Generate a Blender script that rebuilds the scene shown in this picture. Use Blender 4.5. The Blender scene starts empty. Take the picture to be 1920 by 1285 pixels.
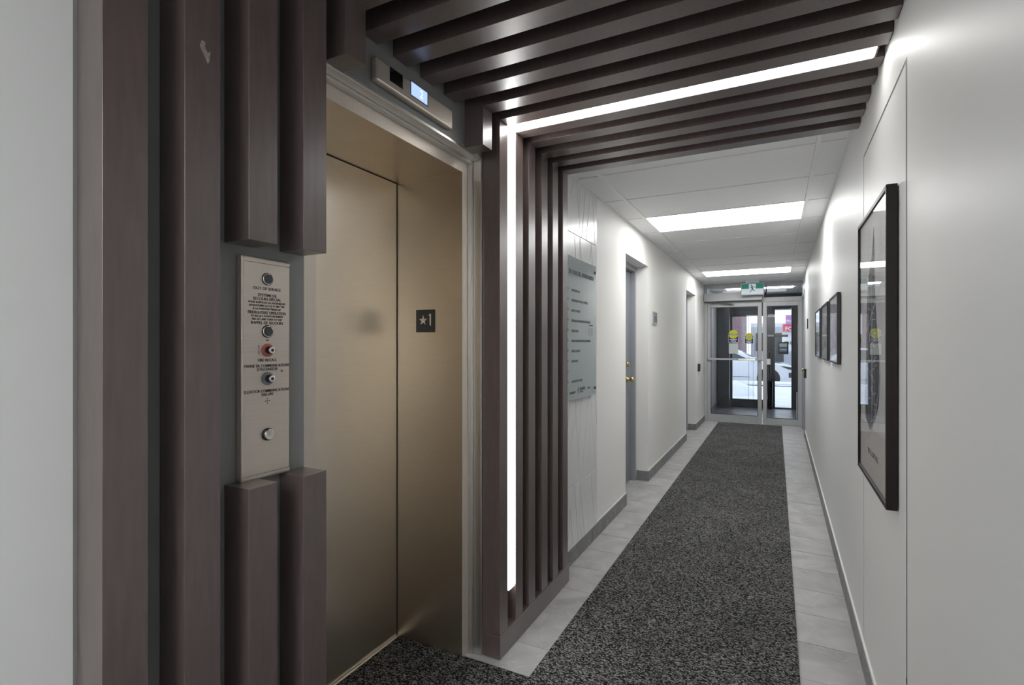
import bpy, bmesh, math, random
from mathutils import Matrix, Vector
random.seed(7)
PI = math.pi
C = bpy.context.scene.collection
SC = bpy.context.scene

# ------------------------------------------------------------------ camera
F_PX, VX, HY, EYE = 970.0, 1455.0, 645.0, 1.385
cam_d = bpy.data.cameras.new('camera'); cam = bpy.data.objects.new('camera', cam_d); C.objects.link(cam)
cam_d.sensor_width = 36.0; cam_d.lens = F_PX / 1920 * 36.0
cam_d.shift_y = (HY - 642.5) / 1920.0
cam_d.clip_start = 0.02; cam_d.clip_end = 300
cam.location = (0, 0, EYE)
cam.rotation_euler = (PI / 2, 0, math.atan((VX - 960) / F_PX))
SC.camera = cam

# ------------------------------------------------------------------ world / exposure
w = bpy.data.worlds.new('sky'); SC.world = w; w.use_nodes = True
bg = w.node_tree.nodes['Background']; bg.inputs[0].default_value = (0.83, 0.89, 1.0, 1); bg.inputs[1].default_value = .62
SC.view_settings.view_transform = 'Standard'; SC.view_settings.look = 'None'
SC.view_settings.gamma = 1.0; SC.view_settings.use_curve_mapping = False
SC.view_settings.exposure = 1.5
PANEL_E, LOBBY_E, LED_E, VEST_E = 4.2, 6.4, 6.6, 7.0

# ------------------------------------------------------------------ constants of the place (metres)
XW = -1.17          # wall behind the slats
XC = -1.15          # corridor left wall
XF = -1.08          # front of the vertical slats
ZS = 2.37           # underside of ceiling slats
ZC = 2.443          # corridor ceiling
XR0, YR0, RS = 0.335, 2.5, 0.008   # right wall line
def xr(y): return XR0 + RS * (y - YR0)
YD = 9.9            # inner glass doors
YO = 12.35          # outer storefront
RF = Matrix.Translation((XR0, YR0, 0)) @ Matrix.Rotation(-math.atan(RS), 4, 'Z') @ Matrix.Translation((0, -YR0, 0))
# in the right wall's frame: x = 0 is the wall face (negative = into the corridor), y as in the world

# ------------------------------------------------------------------ materials
def nt(name):
    m = bpy.data.materials.new(name); m.use_nodes = True
    t = m.node_tree; b = t.nodes['Principled BSDF']; return m, t, b
def mat(name, col, rough=0.5, metal=0.0, spec=0.5, coat=0.0, noise=0.0, nscale=20.0, bump=0.0, bscale=200.0, emit=None, estr=0.0, aniso=0.0, coatr=0.1, stretch=None):
    m, t, b = nt(name)
    b.inputs['Base Color'].default_value = (*col, 1)
    b.inputs['Roughness'].default_value = rough; b.inputs['Metallic'].default_value = metal
    b.inputs['Specular IOR Level'].default_value = spec
    b.inputs['Coat Weight'].default_value = coat; b.inputs['Coat Roughness'].default_value = coatr
    b.inputs['Anisotropic'].default_value = aniso
    tc = t.nodes.new('ShaderNodeTexCoord'); mp = t.nodes.new('ShaderNodeMapping')
    t.links.new(tc.outputs['Object'], mp.inputs[0])
    if stretch: mp.inputs['Scale'].default_value = stretch
    if noise > 0:
        n = t.nodes.new('ShaderNodeTexNoise'); n.inputs['Scale'].default_value = nscale; n.inputs['Detail'].default_value = 6
        t.links.new(mp.outputs[0], n.inputs['Vector'])
        r = t.nodes.new('ShaderNodeMapRange'); r.inputs['From Min'].default_value = .3; r.inputs['From Max'].default_value = .7
        r.inputs['To Min'].default_value = 1 - noise; r.inputs['To Max'].default_value = 1 + noise
        t.links.new(n.outputs['Fac'], r.inputs['Value'])
        mx = t.nodes.new('ShaderNodeVectorMath'); mx.operation = 'SCALE'; mx.inputs[0].default_value = col
        t.links.new(r.outputs[0], mx.inputs['Scale']); t.links.new(mx.outputs[0], b.inputs['Base Color'])
    if bump > 0:
        n2 = t.nodes.new('ShaderNodeTexNoise'); n2.inputs['Scale'].default_value = bscale; n2.inputs['Detail'].default_value = 3
        t.links.new(mp.outputs[0], n2.inputs['Vector'])
        bp = t.nodes.new('ShaderNodeBump'); bp.inputs['Strength'].default_value = bump; bp.inputs['Distance'].default_value = 0.002
        t.links.new(n2.outputs['Fac'], bp.inputs['Height']); t.links.new(bp.outputs[0], b.inputs['Normal'])
    if emit:
        b.inputs['Emission Color'].default_value = (*emit, 1); b.inputs['Emission Strength'].default_value = estr
    return m
M = {}
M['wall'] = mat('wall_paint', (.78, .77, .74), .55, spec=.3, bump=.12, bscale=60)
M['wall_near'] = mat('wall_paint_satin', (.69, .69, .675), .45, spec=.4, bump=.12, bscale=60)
M['grey_wall'] = mat('grey_paint', (.215, .218, .218), .45, bump=.1, bscale=80)
M['ceiling'] = mat('ceiling_tile', (.88, .88, .88), .8, bump=.3, bscale=300, noise=.03, nscale=90)
M['grid'] = mat('grid_metal', (.86, .86, .86), .5)
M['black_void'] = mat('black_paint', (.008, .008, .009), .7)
M['slab'] = mat('grout', (.16, .155, .15), .8)
M['door_grey'] = mat('door_paint', (.20, .215, .245), .35, bump=.05)
M['frame_grey'] = mat('door_frame_paint', (.30, .31, .335), .35)
M['door_trim'] = mat('grey_edge_trim', (.13, .13, .13), .5)
M['scuff'] = mat('pale_scuff', (.26, .22, .21), .6, noise=.4, nscale=120)
M['brass'] = mat('brass', (.75, .55, .22), .18, metal=1)
M['alu'] = mat('anodised_aluminium', (.46, .47, .475), .42, metal=.35, noise=.03)
M['alu_dark'] = mat('dark_gasket', (.03, .03, .033), .5)
M['black'] = mat('black_plastic', (.012, .012, .013), .4)
M['black_gloss'] = mat('black_gloss', (.006, .006, .007), .15)
M['frame_brown'] = mat('espresso_frame', (.012, .006, .0055), .45, spec=.25)
M['white'] = mat('white_plastic', (.75, .76, .77), .4)
M['ink'] = mat('black_ink', (.02, .018, .018), .6)
M['grey_ink'] = mat('grey_ink', (.14, .15, .15), .6)
M['paper'] = mat('paper', (.55, .60, .58), .7)
M['steel_text'] = mat('bright_steel', (.72, .66, .60), .3, metal=1)
M['panel_light'] = mat('light_panel', (.9, .9, .9), .5, emit=(1, 1, .995), estr=PANEL_E)
M['lobby_light'] = mat('lobby_light_panel', (.9, .9, .9), .5, emit=(.93, .96, 1), estr=LOBBY_E)
M['led'] = mat('led_diffuser', (.9, .9, .9), .5, emit=(1, .985, .96), estr=LED_E)
M['vest_light'] = mat('vestibule_light', (.9, .9, .9), .5, emit=(.95, .97, 1), estr=VEST_E)
M['char_tile'] = mat('charcoal_tile', (.045, .048, .056), .35, noise=.25, nscale=5)
M['snow'] = mat('snow', (.82, .85, .9), .8, noise=.08, nscale=2.5, bump=.8, bscale=9)
M['slush'] = mat('slush', (.5, .52, .56), .8, noise=.25, nscale=3, bump=.9, bscale=14)
M['car'] = mat('white_car_paint', (.72, .74, .78), .15, coat=1)
M['car_glass'] = mat('car_glass', (.06, .08, .085), .08)
M['rubber'] = mat('rubber', (.02, .02, .022), .7)
M['brick'] = None
M['navy'] = mat('navy_print', (.012, .018, .09), .5)
M['yellow'] = mat('yellow_print', (.55, .56, .02), .5)
M['white_print'] = mat('white_print', (.75, .78, .88), .5)
M['olive'] = mat('olive_strip', (.16, .17, .10), .5)
M['blue_print'] = mat('blue_print', (.10, .16, .28), .5)
M['red_sign'] = mat('red_sign', (.62, .05, .09), .5)
M['pink_sign'] = mat('magenta_sign', (.50, .22, .50), .5)
M['pale_building'] = mat('pale_cladding', (.55, .58, .63), .7, noise=.08)
M['dark_window'] = mat('dark_window', (.04, .045, .055), .15)
M['exit_green'] = mat('exit_green', (.0, .12, .09), .4, emit=(.0, .16, .12), estr=.2)
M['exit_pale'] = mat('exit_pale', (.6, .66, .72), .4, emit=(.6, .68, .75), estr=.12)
M['exit_dark'] = mat('exit_figure', (.0, .03, .03), .5)
M['lcd'] = mat('lcd_screen', (.2, .3, .6), .2, emit=(.36, .50, .86), estr=.45)
M['lcd_digit'] = mat('lcd_digit', (.6, .7, .9), .2, emit=(.68, .80, 1.0), estr=.5)
M['lamp_dark'] = mat('lamp_lens', (.05, .055, .055), .35, noise=.1, nscale=200)
M['red_ring'] = mat('red_ring', (.42, .10, .08), .4)
M['grey_ring'] = mat('grey_ring', (.16, .17, .18), .4)
M['chrome'] = mat('chrome', (.85, .83, .80), .12, metal=1)
M['red_led'] = mat('red_led', (.25, .02, .02), .3)
M['beige_base'] = mat('wood_trim', (.5, .45, .4), .5)

def steel(name, col, rough, axis, metal=1.0):
    m, t, b = nt(name)
    b.inputs['Metallic'].default_value = metal
    tc = t.nodes.new('ShaderNodeTexCoord'); mp = t.nodes.new('ShaderNodeMapping')
    mp.inputs['Scale'].default_value = axis
    n = t.nodes.new('ShaderNodeTexNoise'); n.inputs['Scale'].default_value = 1.0; n.inputs['Detail'].default_value = 4
    t.links.new(tc.outputs['Object'], mp.inputs[0]); t.links.new(mp.outputs[0], n.inputs['Vector'])
    r = t.nodes.new('ShaderNodeMapRange'); r.inputs['To Min'].default_value = rough - .07; r.inputs['To Max'].default_value = rough + .07
    t.links.new(n.outputs['Fac'], r.inputs['Value']); t.links.new(r.outputs[0], b.inputs['Roughness'])
    r2 = t.nodes.new('ShaderNodeMapRange'); r2.inputs['To Min'].default_value = .9; r2.inputs['To Max'].default_value = 1.1
    mx = t.nodes.new('ShaderNodeVectorMath'); mx.operation = 'SCALE'; mx.inputs[0].default_value = col
    t.links.new(n.outputs['Fac'], r2.inputs['Value']); t.links.new(r2.outputs[0], mx.inputs['Scale']); t.links.new(mx.outputs[0], b.inputs['Base Color'])
    bp = t.nodes.new('ShaderNodeBump'); bp.inputs['Strength'].default_value = .02; bp.inputs['Distance'].default_value = .001
    t.links.new(n.outputs['Fac'], bp.inputs['Height']); t.links.new(bp.outputs[0], b.inputs['Normal'])
    # slow ripples of the sheet
    return m
M['steel'] = steel('brushed_champagne_steel', (.82, .74, .63), .36, (14, 14, 700))
M['steel_jamb'] = steel('brushed_jamb_steel', (.70, .61, .50), .34, (14, 14, 700))
M['steel_plate'] = steel('brushed_fixture_steel', (.62, .56, .50), .40, (14, 14, 500), .75)
M['steel_face'] = steel('brushed_face_steel', (.66, .60, .53), .45, (200, 200, 3), .55)
M['steel_trim'] = steel('brushed_frame_steel', (.70, .68, .66), .32, (200, 200, 3))

def wood():
    m, t, b = nt('espresso_stained_wood')
    tc = t.nodes.new('ShaderNodeTexCoord'); mp = t.nodes.new('ShaderNodeMapping'); mp.inputs['Scale'].default_value = (70, 70, 9)
    n = t.nodes.new('ShaderNodeTexNoise'); n.inputs['Scale'].default_value = 1.0; n.inputs['Detail'].default_value = 8
    t.links.new(tc.outputs['Object'], mp.inputs[0]); t.links.new(mp.outputs[0], n.inputs['Vector'])
    cr = t.nodes.new('ShaderNodeValToRGB'); cr.color_ramp.elements[0].position = .3; cr.color_ramp.elements[1].position = .72
    cr.color_ramp.elements[0].color = (.088, .064, .058, 1); cr.color_ramp.elements[1].color = (.118, .087, .080, 1)
    t.links.new(n.outputs['Fac'], cr.inputs[0]); t.links.new(cr.outputs[0], b.inputs['Base Color'])
    n3 = t.nodes.new('ShaderNodeTexNoise'); n3.inputs['Scale'].default_value = 5.0; t.links.new(tc.outputs['Object'], n3.inputs['Vector'])
    r = t.nodes.new('ShaderNodeMapRange'); r.inputs['To Min'].default_value = .27; r.inputs['To Max'].default_value = .42
    t.links.new(n3.outputs['Fac'], r.inputs['Value']); t.links.new(r.outputs[0], b.inputs['Roughness'])
    b.inputs['Specular IOR Level'].default_value = .6; b.inputs['Coat Weight'].default_value = .7; b.inputs['Coat Roughness'].default_value = .3
    n2 = t.nodes.new('ShaderNodeTexNoise'); n2.inputs['Scale'].default_value = 900; t.links.new(tc.outputs['Object'], n2.inputs['Vector'])
    bp = t.nodes.new('ShaderNodeBump'); bp.inputs['Strength'].default_value = .12; bp.inputs['Distance'].default_value = .0005
    t.links.new(n2.outputs['Fac'], bp.inputs['Height']); t.links.new(bp.outputs[0], b.inputs['Normal'])
    return m
M['wood'] = wood()

def floor_tile(name, a, c, rough=.42):
    m, t, b = nt(name)
    tc = t.nodes.new('ShaderNodeTexCoord'); oi = t.nodes.new('ShaderNodeObjectInfo')
    sc = t.nodes.new('ShaderNodeVectorMath'); sc.operation = 'SCALE'; sc.inputs[0].default_value = (13, 17, 5); t.links.new(oi.outputs['Random'], sc.inputs['Scale'])
    ad = t.nodes.new('ShaderNodeVectorMath'); ad.operation = 'ADD'; t.links.new(tc.outputs['Object'], ad.inputs[0]); t.links.new(sc.outputs[0], ad.inputs[1])
    n = t.nodes.new('ShaderNodeTexNoise'); n.inputs['Scale'].default_value = 4; n.inputs['Detail'].default_value = 8; n.inputs['Distortion'].default_value = 1.2
    t.links.new(ad.outputs[0], n.inputs['Vector'])
    cr = t.nodes.new('ShaderNodeValToRGB'); e = cr.color_ramp.elements
    e[0].position = .3; e[0].color = (*a, 1); e[1].position = .62; e[1].color = (*c, 1)
    t.links.new(n.outputs['Fac'], cr.inputs[0])
    # thin pale veins
    n2 = t.nodes.new('ShaderNodeTexNoise'); n2.inputs['Scale'].default_value = 3.2; n2.inputs['Detail'].default_value = 3; n2.inputs['Distortion'].default_value = 2.5
    t.links.new(ad.outputs[0], n2.inputs['Vector'])
    v = t.nodes.new('ShaderNodeMath'); v.operation = 'SUBTRACT'; v.inputs[1].default_value = .5; t.links.new(n2.outputs['Fac'], v.inputs[0])
    v2 = t.nodes.new('ShaderNodeMath'); v2.operation = 'ABSOLUTE'; t.links.new(v.outputs[0], v2.inputs[0])
    v3 = t.nodes.new('ShaderNodeMapRange'); v3.inputs['From Min'].default_value = .0; v3.inputs['From Max'].default_value = .012; v3.inputs['To Min'].default_value = .45; v3.inputs['To Max'].default_value = 0
    t.links.new(v2.outputs[0], v3.inputs['Value'])
    mx = t.nodes.new('ShaderNodeMix'); mx.data_type = 'RGBA'; t.links.new(v3.outputs[0], mx.inputs[0]); t.links.new(cr.outputs[0], mx.inputs[6]); mx.inputs[7].default_value = (.5, .5, .5, 1)
    t.links.new(mx.outputs[2], b.inputs['Base Color'])
    b.inputs['Roughness'].default_value = rough
    bp = t.nodes.new('ShaderNodeBump'); bp.inputs['Strength'].default_value = .15; bp.inputs['Distance'].default_value = .001
    t.links.new(n.outputs['Fac'], bp.inputs['Height']); t.links.new(bp.outputs[0], b.inputs['Normal'])
    return m
M['tile'] = floor_tile('slate_floor_tile', (.30, .295, .29), (.42, .415, .405))
M['base_tile'] = floor_tile('slate_base_tile', (.15, .15, .152), (.21, .21, .21), .5)
M['vest_floor'] = floor_tile('dark_wet_floor', (.06, .06, .065), (.17, .17, .18), .3)
M['white_tile'] = mat('white_wall_tile', (.72, .72, .72), .25)

def carpet():
    m, t, b = nt('charcoal_loop_carpet')
    tc = t.nodes.new('ShaderNodeTexCoord')
    mp = t.nodes.new('ShaderNodeMapping'); mp.inputs['Rotation'].default_value = (0, 0, .6); mp.inputs['Scale'].default_value = (1, 1.8, 1)
    t.links.new(tc.outputs['Object'], mp.inputs[0])
    vo = t.nodes.new('ShaderNodeTexVoronoi'); vo.inputs['Scale'].default_value = 150; t.links.new(mp.outputs[0], vo.inputs['Vector'])
    bw = t.nodes.new('ShaderNodeSeparateColor'); t.links.new(vo.outputs['Color'], bw.inputs[0])
    cr = t.nodes.new('ShaderNodeValToRGB'); e = cr.color_ramp.elements
    e[0].position = .42; e[0].color = (.008, .008, .0085, 1); e[1].position = 1.0; e[1].color = (.29, .284, .278, 1)
    t.links.new(bw.outputs[0], cr.inputs[0])
    n = t.nodes.new('ShaderNodeTexNoise'); n.inputs['Scale'].default_value = 3; n.inputs['Detail'].default_value = 5; t.links.new(tc.outputs['Object'], n.inputs['Vector'])
    r = t.nodes.new('ShaderNodeMapRange'); r.inputs['To Min'].default_value = .6; r.inputs['To Max'].default_value = 1.4; t.links.new(n.outputs['Fac'], r.inputs['Value'])
    mx = t.nodes.new('ShaderNodeVectorMath'); mx.operation = 'SCALE'; t.links.new(cr.outputs[0], mx.inputs[0]); t.links.new(r.outputs[0], mx.inputs['Scale'])
    t.links.new(mx.outputs[0], b.inputs['Base Color']); b.inputs['Roughness'].default_value = .95; b.inputs['Specular IOR Level'].default_value = .15
    bp = t.nodes.new('ShaderNodeBump'); bp.inputs['Strength'].default_value = .8; bp.inputs['Distance'].default_value = .003
    t.links.new(vo.outputs['Distance'], bp.inputs['Height']); bp.invert = True; t.links.new(bp.outputs[0], b.inputs['Normal'])
    return m
M['carpet'] = carpet()

def brick():
    m, t, b = nt('red_brick')
    tc = t.nodes.new('ShaderNodeTexCoord'); mp = t.nodes.new('ShaderNodeMapping'); mp.inputs['Rotation'].default_value = (PI / 2, 0, 0)
    t.links.new(tc.outputs['Object'], mp.inputs[0])
    bt = t.nodes.new('ShaderNodeTexBrick'); bt.inputs['Scale'].default_value = 5; t.links.new(mp.outputs[0], bt.inputs['Vector'])
    bt.inputs['Color1'].default_value = (.26, .15, .16, 1); bt.inputs['Color2'].default_value = (.20, .11, .12, 1); bt.inputs['Mortar'].default_value = (.35, .32, .34, 1)
    t.links.new(bt.outputs[0], b.inputs['Base Color']); b.inputs['Roughness'].default_value = .9
    return m
M['brick'] = brick()

def glass(name, tint=(1, 1, 1), ior=1.45, tr=.0):
    m = bpy.data.materials.new(name); m.use_nodes = True; t = m.node_tree; t.nodes.clear()
    o = t.nodes.new('ShaderNodeOutputMaterial'); mx = t.nodes.new('ShaderNodeMixShader')
    a = t.nodes.new('ShaderNodeBsdfTransparent'); a.inputs[0].default_value = (*tint, 1)
    g = t.nodes.new('ShaderNodeBsdfGlossy'); g.inputs['Roughness'].default_value = .0
    f = t.nodes.new('ShaderNodeFresnel')
    ge = t.nodes.new('ShaderNodeNewGeometry'); mr = t.nodes.new('ShaderNodeMapRange')   # thin pane: the far face adds no second reflection
    mr.inputs['To Min'].default_value = ior; mr.inputs['To Max'].default_value = 1.0
    t.links.new(ge.outputs['Backfacing'], mr.inputs['Value']); t.links.new(mr.outputs[0], f.inputs[0])
    t.links.new(f.outputs[0], mx.inputs[0]); t.links.new(a.outputs[0], mx.inputs[1]); t.links.new(g.outputs[0], mx.inputs[2]); t.links.new(mx.outputs[0], o.inputs[0])
    return m
M['glass'] = glass('door_glass', (.93, .95, .96))
M['pic_glass'] = glass('picture_glass', (.97, .97, .97), 1.5)
# frosted back-painted directory glass
M['dir_glass'] = mat('pale_green_glass', (.34, .40, .41), .12, spec=.6, coat=.4)

# ------------------------------------------------------------------ mesh builder
class MB:
    def __init__(s): s.bm = bmesh.new()
    def box(s, x0, x1, y0, y1, z0, z1, bev=0.0, seg=1):
        b = bmesh.new()
        vs = [b.verts.new(p) for p in ((x0,y0,z0),(x1,y0,z0),(x1,y1,z0),(x0,y1,z0),(x0,y0,z1),(x1,y0,z1),(x1,y1,z1),(x0,y1,z1))]
        for f in ((3,2,1,0),(4,5,6,7),(0,1,5,4),(1,2,6,5),(2,3,7,6),(3,0,4,7)): b.faces.new([vs[i] for i in f])
        if bev > 0: bmesh.ops.bevel(b, geom=b.edges[:], offset=bev, segments=seg, affect='EDGES', profile=.5)
        s._merge(b); return s
    def prism(s, pts, axis, a, bb, bev=0.0, seg=1):
        """polygon pts (2-D) extruded along axis: 'y' -> pts are (x,z); 'x' -> (y,z); 'z' -> (x,y)"""
        b = bmesh.new()
        def P(p, q): return {'y': (p[0], q, p[1]), 'x': (q, p[0], p[1]), 'z': (p[0], p[1], q)}[axis]
        v0 = [b.verts.new(P(p, a)) for p in pts]; v1 = [b.verts.new(P(p, bb)) for p in pts]
        n = len(pts); b.faces.new(v0); b.faces.new(v1[::-1])
        for i in range(n): b.faces.new((v0[i], v1[i], v1[(i+1) % n], v0[(i+1) % n]))
        bmesh.ops.recalc_face_normals(b, faces=b.faces[:])
        if bev > 0: bmesh.ops.bevel(b, geom=b.edges[:], offset=bev, segments=seg, affect='EDGES', profile=.5)
        s._merge(b); return s
    def cyl(s, c, r, h, axis='x', n=24, r2=None, bev=0.0):
        b = bmesh.new()
        bmesh.ops.create_cone(b, cap_ends=True, segments=n, radius1=r, radius2=r if r2 is None else r2, depth=h)
        R = {'x': Matrix.Rotation(PI/2, 4, 'Y'), 'y': Matrix.Rotation(-PI/2, 4, 'X'), 'z': Matrix.Identity(4), '-x': Matrix.Rotation(-PI/2, 4, 'Y')}[axis]
        if bev > 0: bmesh.ops.bevel(b, geom=[e for e in b.edges if abs(e.verts[0].co.z - e.verts[1].co.z) < 1e-6], offset=bev, segments=2, affect='EDGES', profile=.5)
        bmesh.ops.transform(b, matrix=Matrix.Translation(c) @ R, verts=b.verts[:]); s._merge(b); return s
    def sphere(s, c, r, sc=(1,1,1), n=16):
        b = bmesh.new(); bmesh.ops.create_uvsphere(b, u_segments=n, v_segments=n//2+2, radius=r)
        bmesh.ops.transform(b, matrix=Matrix.Translation(c) @ Matrix.Diagonal((*sc, 1)), verts=b.verts[:])
        for f in b.faces: f.smooth = True
        s._merge(b); return s
    def lathe(s, c, prof, axis='x', n=24):
        """prof: list of (distance along axis, radius)"""
        b = bmesh.new(); rings = []
        for d, r in prof:
            rings.append([b.verts.new((d, r*math.cos(2*PI*i/n), r*math.sin(2*PI*i/n))) for i in range(n)])
        for a, q in zip(rings, rings[1:]):
            for i in range(n):
                f = b.faces.new((a[i], a[(i+1) % n], q[(i+1) % n], q[i])); f.smooth = True
        b.faces.new(rings[0][::-1]); b.faces.new(rings[-1])
        R = {'x': Matrix.Identity(4), '-x': Matrix.Rotation(PI, 4, 'Z'), 'y': Matrix.Rotation(PI/2, 4, 'Z'), '-y': Matrix.Rotation(-PI/2, 4, 'Z')}[axis]
        bmesh.ops.transform(b, matrix=Matrix.Translation(c) @ R, verts=b.verts[:]); bmesh.ops.recalc_face_normals(b, faces=b.faces[:]); s._merge(b); return s
    def tube(s, pts, r, n=8):
        for p, q in zip(pts, pts[1:]):
            p, q = Vector(p), Vector(q); d = q - p; b = bmesh.new()
            bmesh.ops.create_cone(b, cap_ends=True, segments=n, radius1=r, radius2=r, depth=d.length)
            bmesh.ops.transform(b, matrix=Matrix.Translation((p+q)/2) @ d.to_track_quat('Z', 'Y').to_matrix().to_4x4(), verts=b.verts[:]); s._merge(b)
        return s
    def ribbon(s, p, q, wid, nrm, th):
        """flat bar from p to q, of width wid, thickness th along nrm"""
        p, q, nrm = Vector(p), Vector(q), Vector(nrm).normalized(); d = (q-p).normalized(); u = nrm.cross(d) * wid / 2
        b = bmesh.new(); vs = [b.verts.new(v + nrm*k) for k in (0, th) for v in (p-u, p+u, q+u, q-u)]
        for f in ((3,2,1,0),(4,5,6,7),(0,1,5,4),(1,2,6,5),(2,3,7,6),(3,0,4,7)): b.faces.new([vs[i] for i in f])
        bmesh.ops.recalc_face_normals(b, faces=b.faces[:]); s._merge(b); return s
    def text(s, body, size, org, face, align='CENTER', depth=.0006, xs=1.0, thick=0.0):
        c = bpy.data.curves.new('t', 'FONT'); c.body = body; c.size = size; c.align_x = align; c.align_y = 'CENTER'; c.extrude = depth / 2; c.resolution_u = 3; c.offset = thick
        o = bpy.data.objects.new('t', c); C.objects.link(o)
        dg = bpy.context.evaluated_depsgraph_get(); me = bpy.data.meshes.new_from_object(o.evaluated_get(dg))
        b = bmesh.new(); b.from_mesh(me)
        bas = {'+x': ((0,1,0),(0,0,1),(1,0,0)), '-x': ((0,-1,0),(0,0,1),(-1,0,0)), '-y': ((1,0,0),(0,0,1),(0,-1,0))}[face]
        R = Matrix((bas[0], bas[1], bas[2])).transposed().to_4x4()
        bmesh.ops.transform(b, matrix=Matrix.Translation(org) @ R @ Matrix.Diagonal((xs, 1, 1, 1)), verts=b.verts[:])
        s._merge(b); bpy.data.objects.remove(o); bpy.data.curves.remove(c); bpy.data.meshes.remove(me); return s
    def _merge(s, b):
        me = bpy.data.meshes.new('tmp'); b.to_mesh(me); b.free(); s.bm.from_mesh(me); bpy.data.meshes.remove(me)
    def build(s, name, m, parent=None, base=(0,0,0)):
        me = bpy.data.meshes.new(name)
        off = parent['_base'] if parent is not None and '_base' in parent else base
        bmesh.ops.translate(s.bm, vec=-Vector(off), verts=s.bm.verts[:])
        s.bm.to_mesh(me); s.bm.free(); me.materials.append(m)
        o = bpy.data.objects.new(name, me); C.objects.link(o)
        if parent is not None:
            o.parent = parent
            if '_base' in parent: o['_base'] = parent['_base']
        else: o.location = base
        return o
def box(*a, **k): return MB().box(*a, **k)
def tag(o, label=None, cat=None, group=None, kind=None):
    if label: o['label'] = label
    if cat: o['category'] = cat
    if group: o['group'] = group
    if kind: o['kind'] = kind
    return o
def thing(name, label, cat, loc, frame=None, group=None, kind=None):
    o = bpy.data.objects.new(name, None); C.objects.link(o); o.empty_display_size = .05
    o.matrix_world = (frame or Matrix.Identity(4)) @ Matrix.Translation(loc)
    o['_base'] = list(loc)
    return tag(o, label, cat, group, kind)
def struct(name, mb, m, base=(0,0,0), label=None, frame=None, cat=None):
    o = mb.build(name, m, None, base)
    if frame is not None: o.matrix_world = frame @ Matrix.Translation(base)
    o['_base'] = list(base)
    tag(o, label, cat, kind='structure'); return o

# ================================================================== SETTING
YB = -3.0     # wall behind the camera
# left wall in three finishes
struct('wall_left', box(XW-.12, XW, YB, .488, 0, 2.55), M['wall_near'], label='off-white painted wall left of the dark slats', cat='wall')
g = MB()
g.box(XW-.12, XW, .488, 1.019, 0, 2.55)
g.box(XW-.06, XW, 1.019, 1.997, 2.215, 2.55)
g.box(XW-.12, XW, 1.997, 2.832, 0, 2.55)
struct('wall_left', g, M['grey_wall'], label='dark grey painted wall behind the slats and round the elevator opening', cat='wall')
D1, D2, DH = (4.40, 5.27), (7.76, 8.72), 2.165
g = MB()
for a, b_ in ((2.832, D1[0]), (D1[1], D2[0]), (D2[1], YD + .04)): g.box(XC-.24, XC, a, b_, 0, 2.55)
for a, b_ in (D1, D2): g.box(XC-.24, XC, a, b_, DH, 2.55)
wl = struct('wall_left', g, M['wall'], label='cream corridor wall with two recessed grey doors', cat='wall')

# geometric white wall tiles beside the slats (pieces of the wall)
ty = [(2.84, 3.208), (3.211, 3.575)]
tz = [(.10, .493), (.496, 1.288), (1.291, 2.083), (2.086, ZC-.004)]
for i, (a, b_) in enumerate(ty):
    for j, (c0, c1) in enumerate(tz):
        t_ = box(XC-.002, XC+.008, a, b_, c0, c1, bev=.0012)
        n = (1, 0, 0)
        top = c1 if j < 3 else c0 + .792
        bot = c0 if j > 0 else c1 - .792
        H_ = top - bot
        W_ = .364
        # relief facets: slanted ridges and grooves
        lines = [((.0, 1.), (.33, .38)), ((.66, 1.), (.22, 0.)), ((.66, 1.), (.98, .15)), ((.05, .62), (.40, 0.)), ((.95, .68), (.55, .30))] if (i + j) % 2 else \
                [((.1, .0), (.55, .82)), ((.55, .82), (.9, .0)), ((.02, .55), (.30, 1.)), ((.75, 1.), (.99, .40)), ((.35, 0.), (.62, .45))]
        for (u0, v0), (u1, v1) in lines:
            p = [a + .003 + u0 * (W_-.006), bot + v0 * H_]; q = [a + .003 + u1 * (W_-.006), bot + v1 * H_]
            # clip to the tile
            def clip(p, q):
                for lo, hi in ((c0 + .002, c1 - .002),):
                    (y0, z0), (y1, z1) = p, q
                    if z0 > z1: (y0, z0), (y1, z1) = (y1, z1), (y0, z0)
                    if z1 < lo or z0 > hi: return None
                    if z0 < lo: y0 += (y1-y0) * (lo-z0)/(z1-z0); z0 = lo
                    if z1 > hi: y1 = y0 + (y1-y0) * (hi-z0)/(z1-z0); z1 = hi
                    if z1 - z0 < .02: return None
                    return (y0, z0), (y1, z1)
            r_ = clip(p, q)
            if r_: t_.ribbon((XC+.0075, *r_[0]), (XC+.0075, *r_[1]), .006, n, .0022)
        tag(t_.build('tile', M['white_tile'], wl), 'white wall tile with slanted relief lines')

# right wall: near part, flush door leaf, far part (wall frame coordinates: x=0 is the face)
P0, P1, PH = 1.805, 2.665, 2.185
g = MB()
g.box(.012, .2, YB, P1+.2, 0, 2.6)
g.box(0, .02, YB, P0, 0, 2.6); g.box(0, .02, P0, P1+.012, PH+.010, 2.6); g.box(0, .02, P1+.012, 8.80, 0, 2.6); g.box(0, .02, 9.62, YD+.05, 0, 2.6)
g.box(.02, .2, P1+.2, 8.80, 0, 2.6); g.box(.02, .2, 9.62, YD+.05, 0, 2.6); g.box(0, .2, 8.80, 9.62, 2.13, 2.6)
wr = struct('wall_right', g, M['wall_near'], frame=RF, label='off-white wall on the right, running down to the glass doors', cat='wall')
g = box(.0, .012, P0+.021, P1, .105, PH, bev=.0008)
d3 = struct('door_3', g, M['wall_near'], frame=RF, label='flush door panel painted like the right wall, with thin gaps around it', cat='door')
box(-.001, .0008, P0+.003, P0+.012, .425, .437).build('hinge', M['black'], d3)
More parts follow.
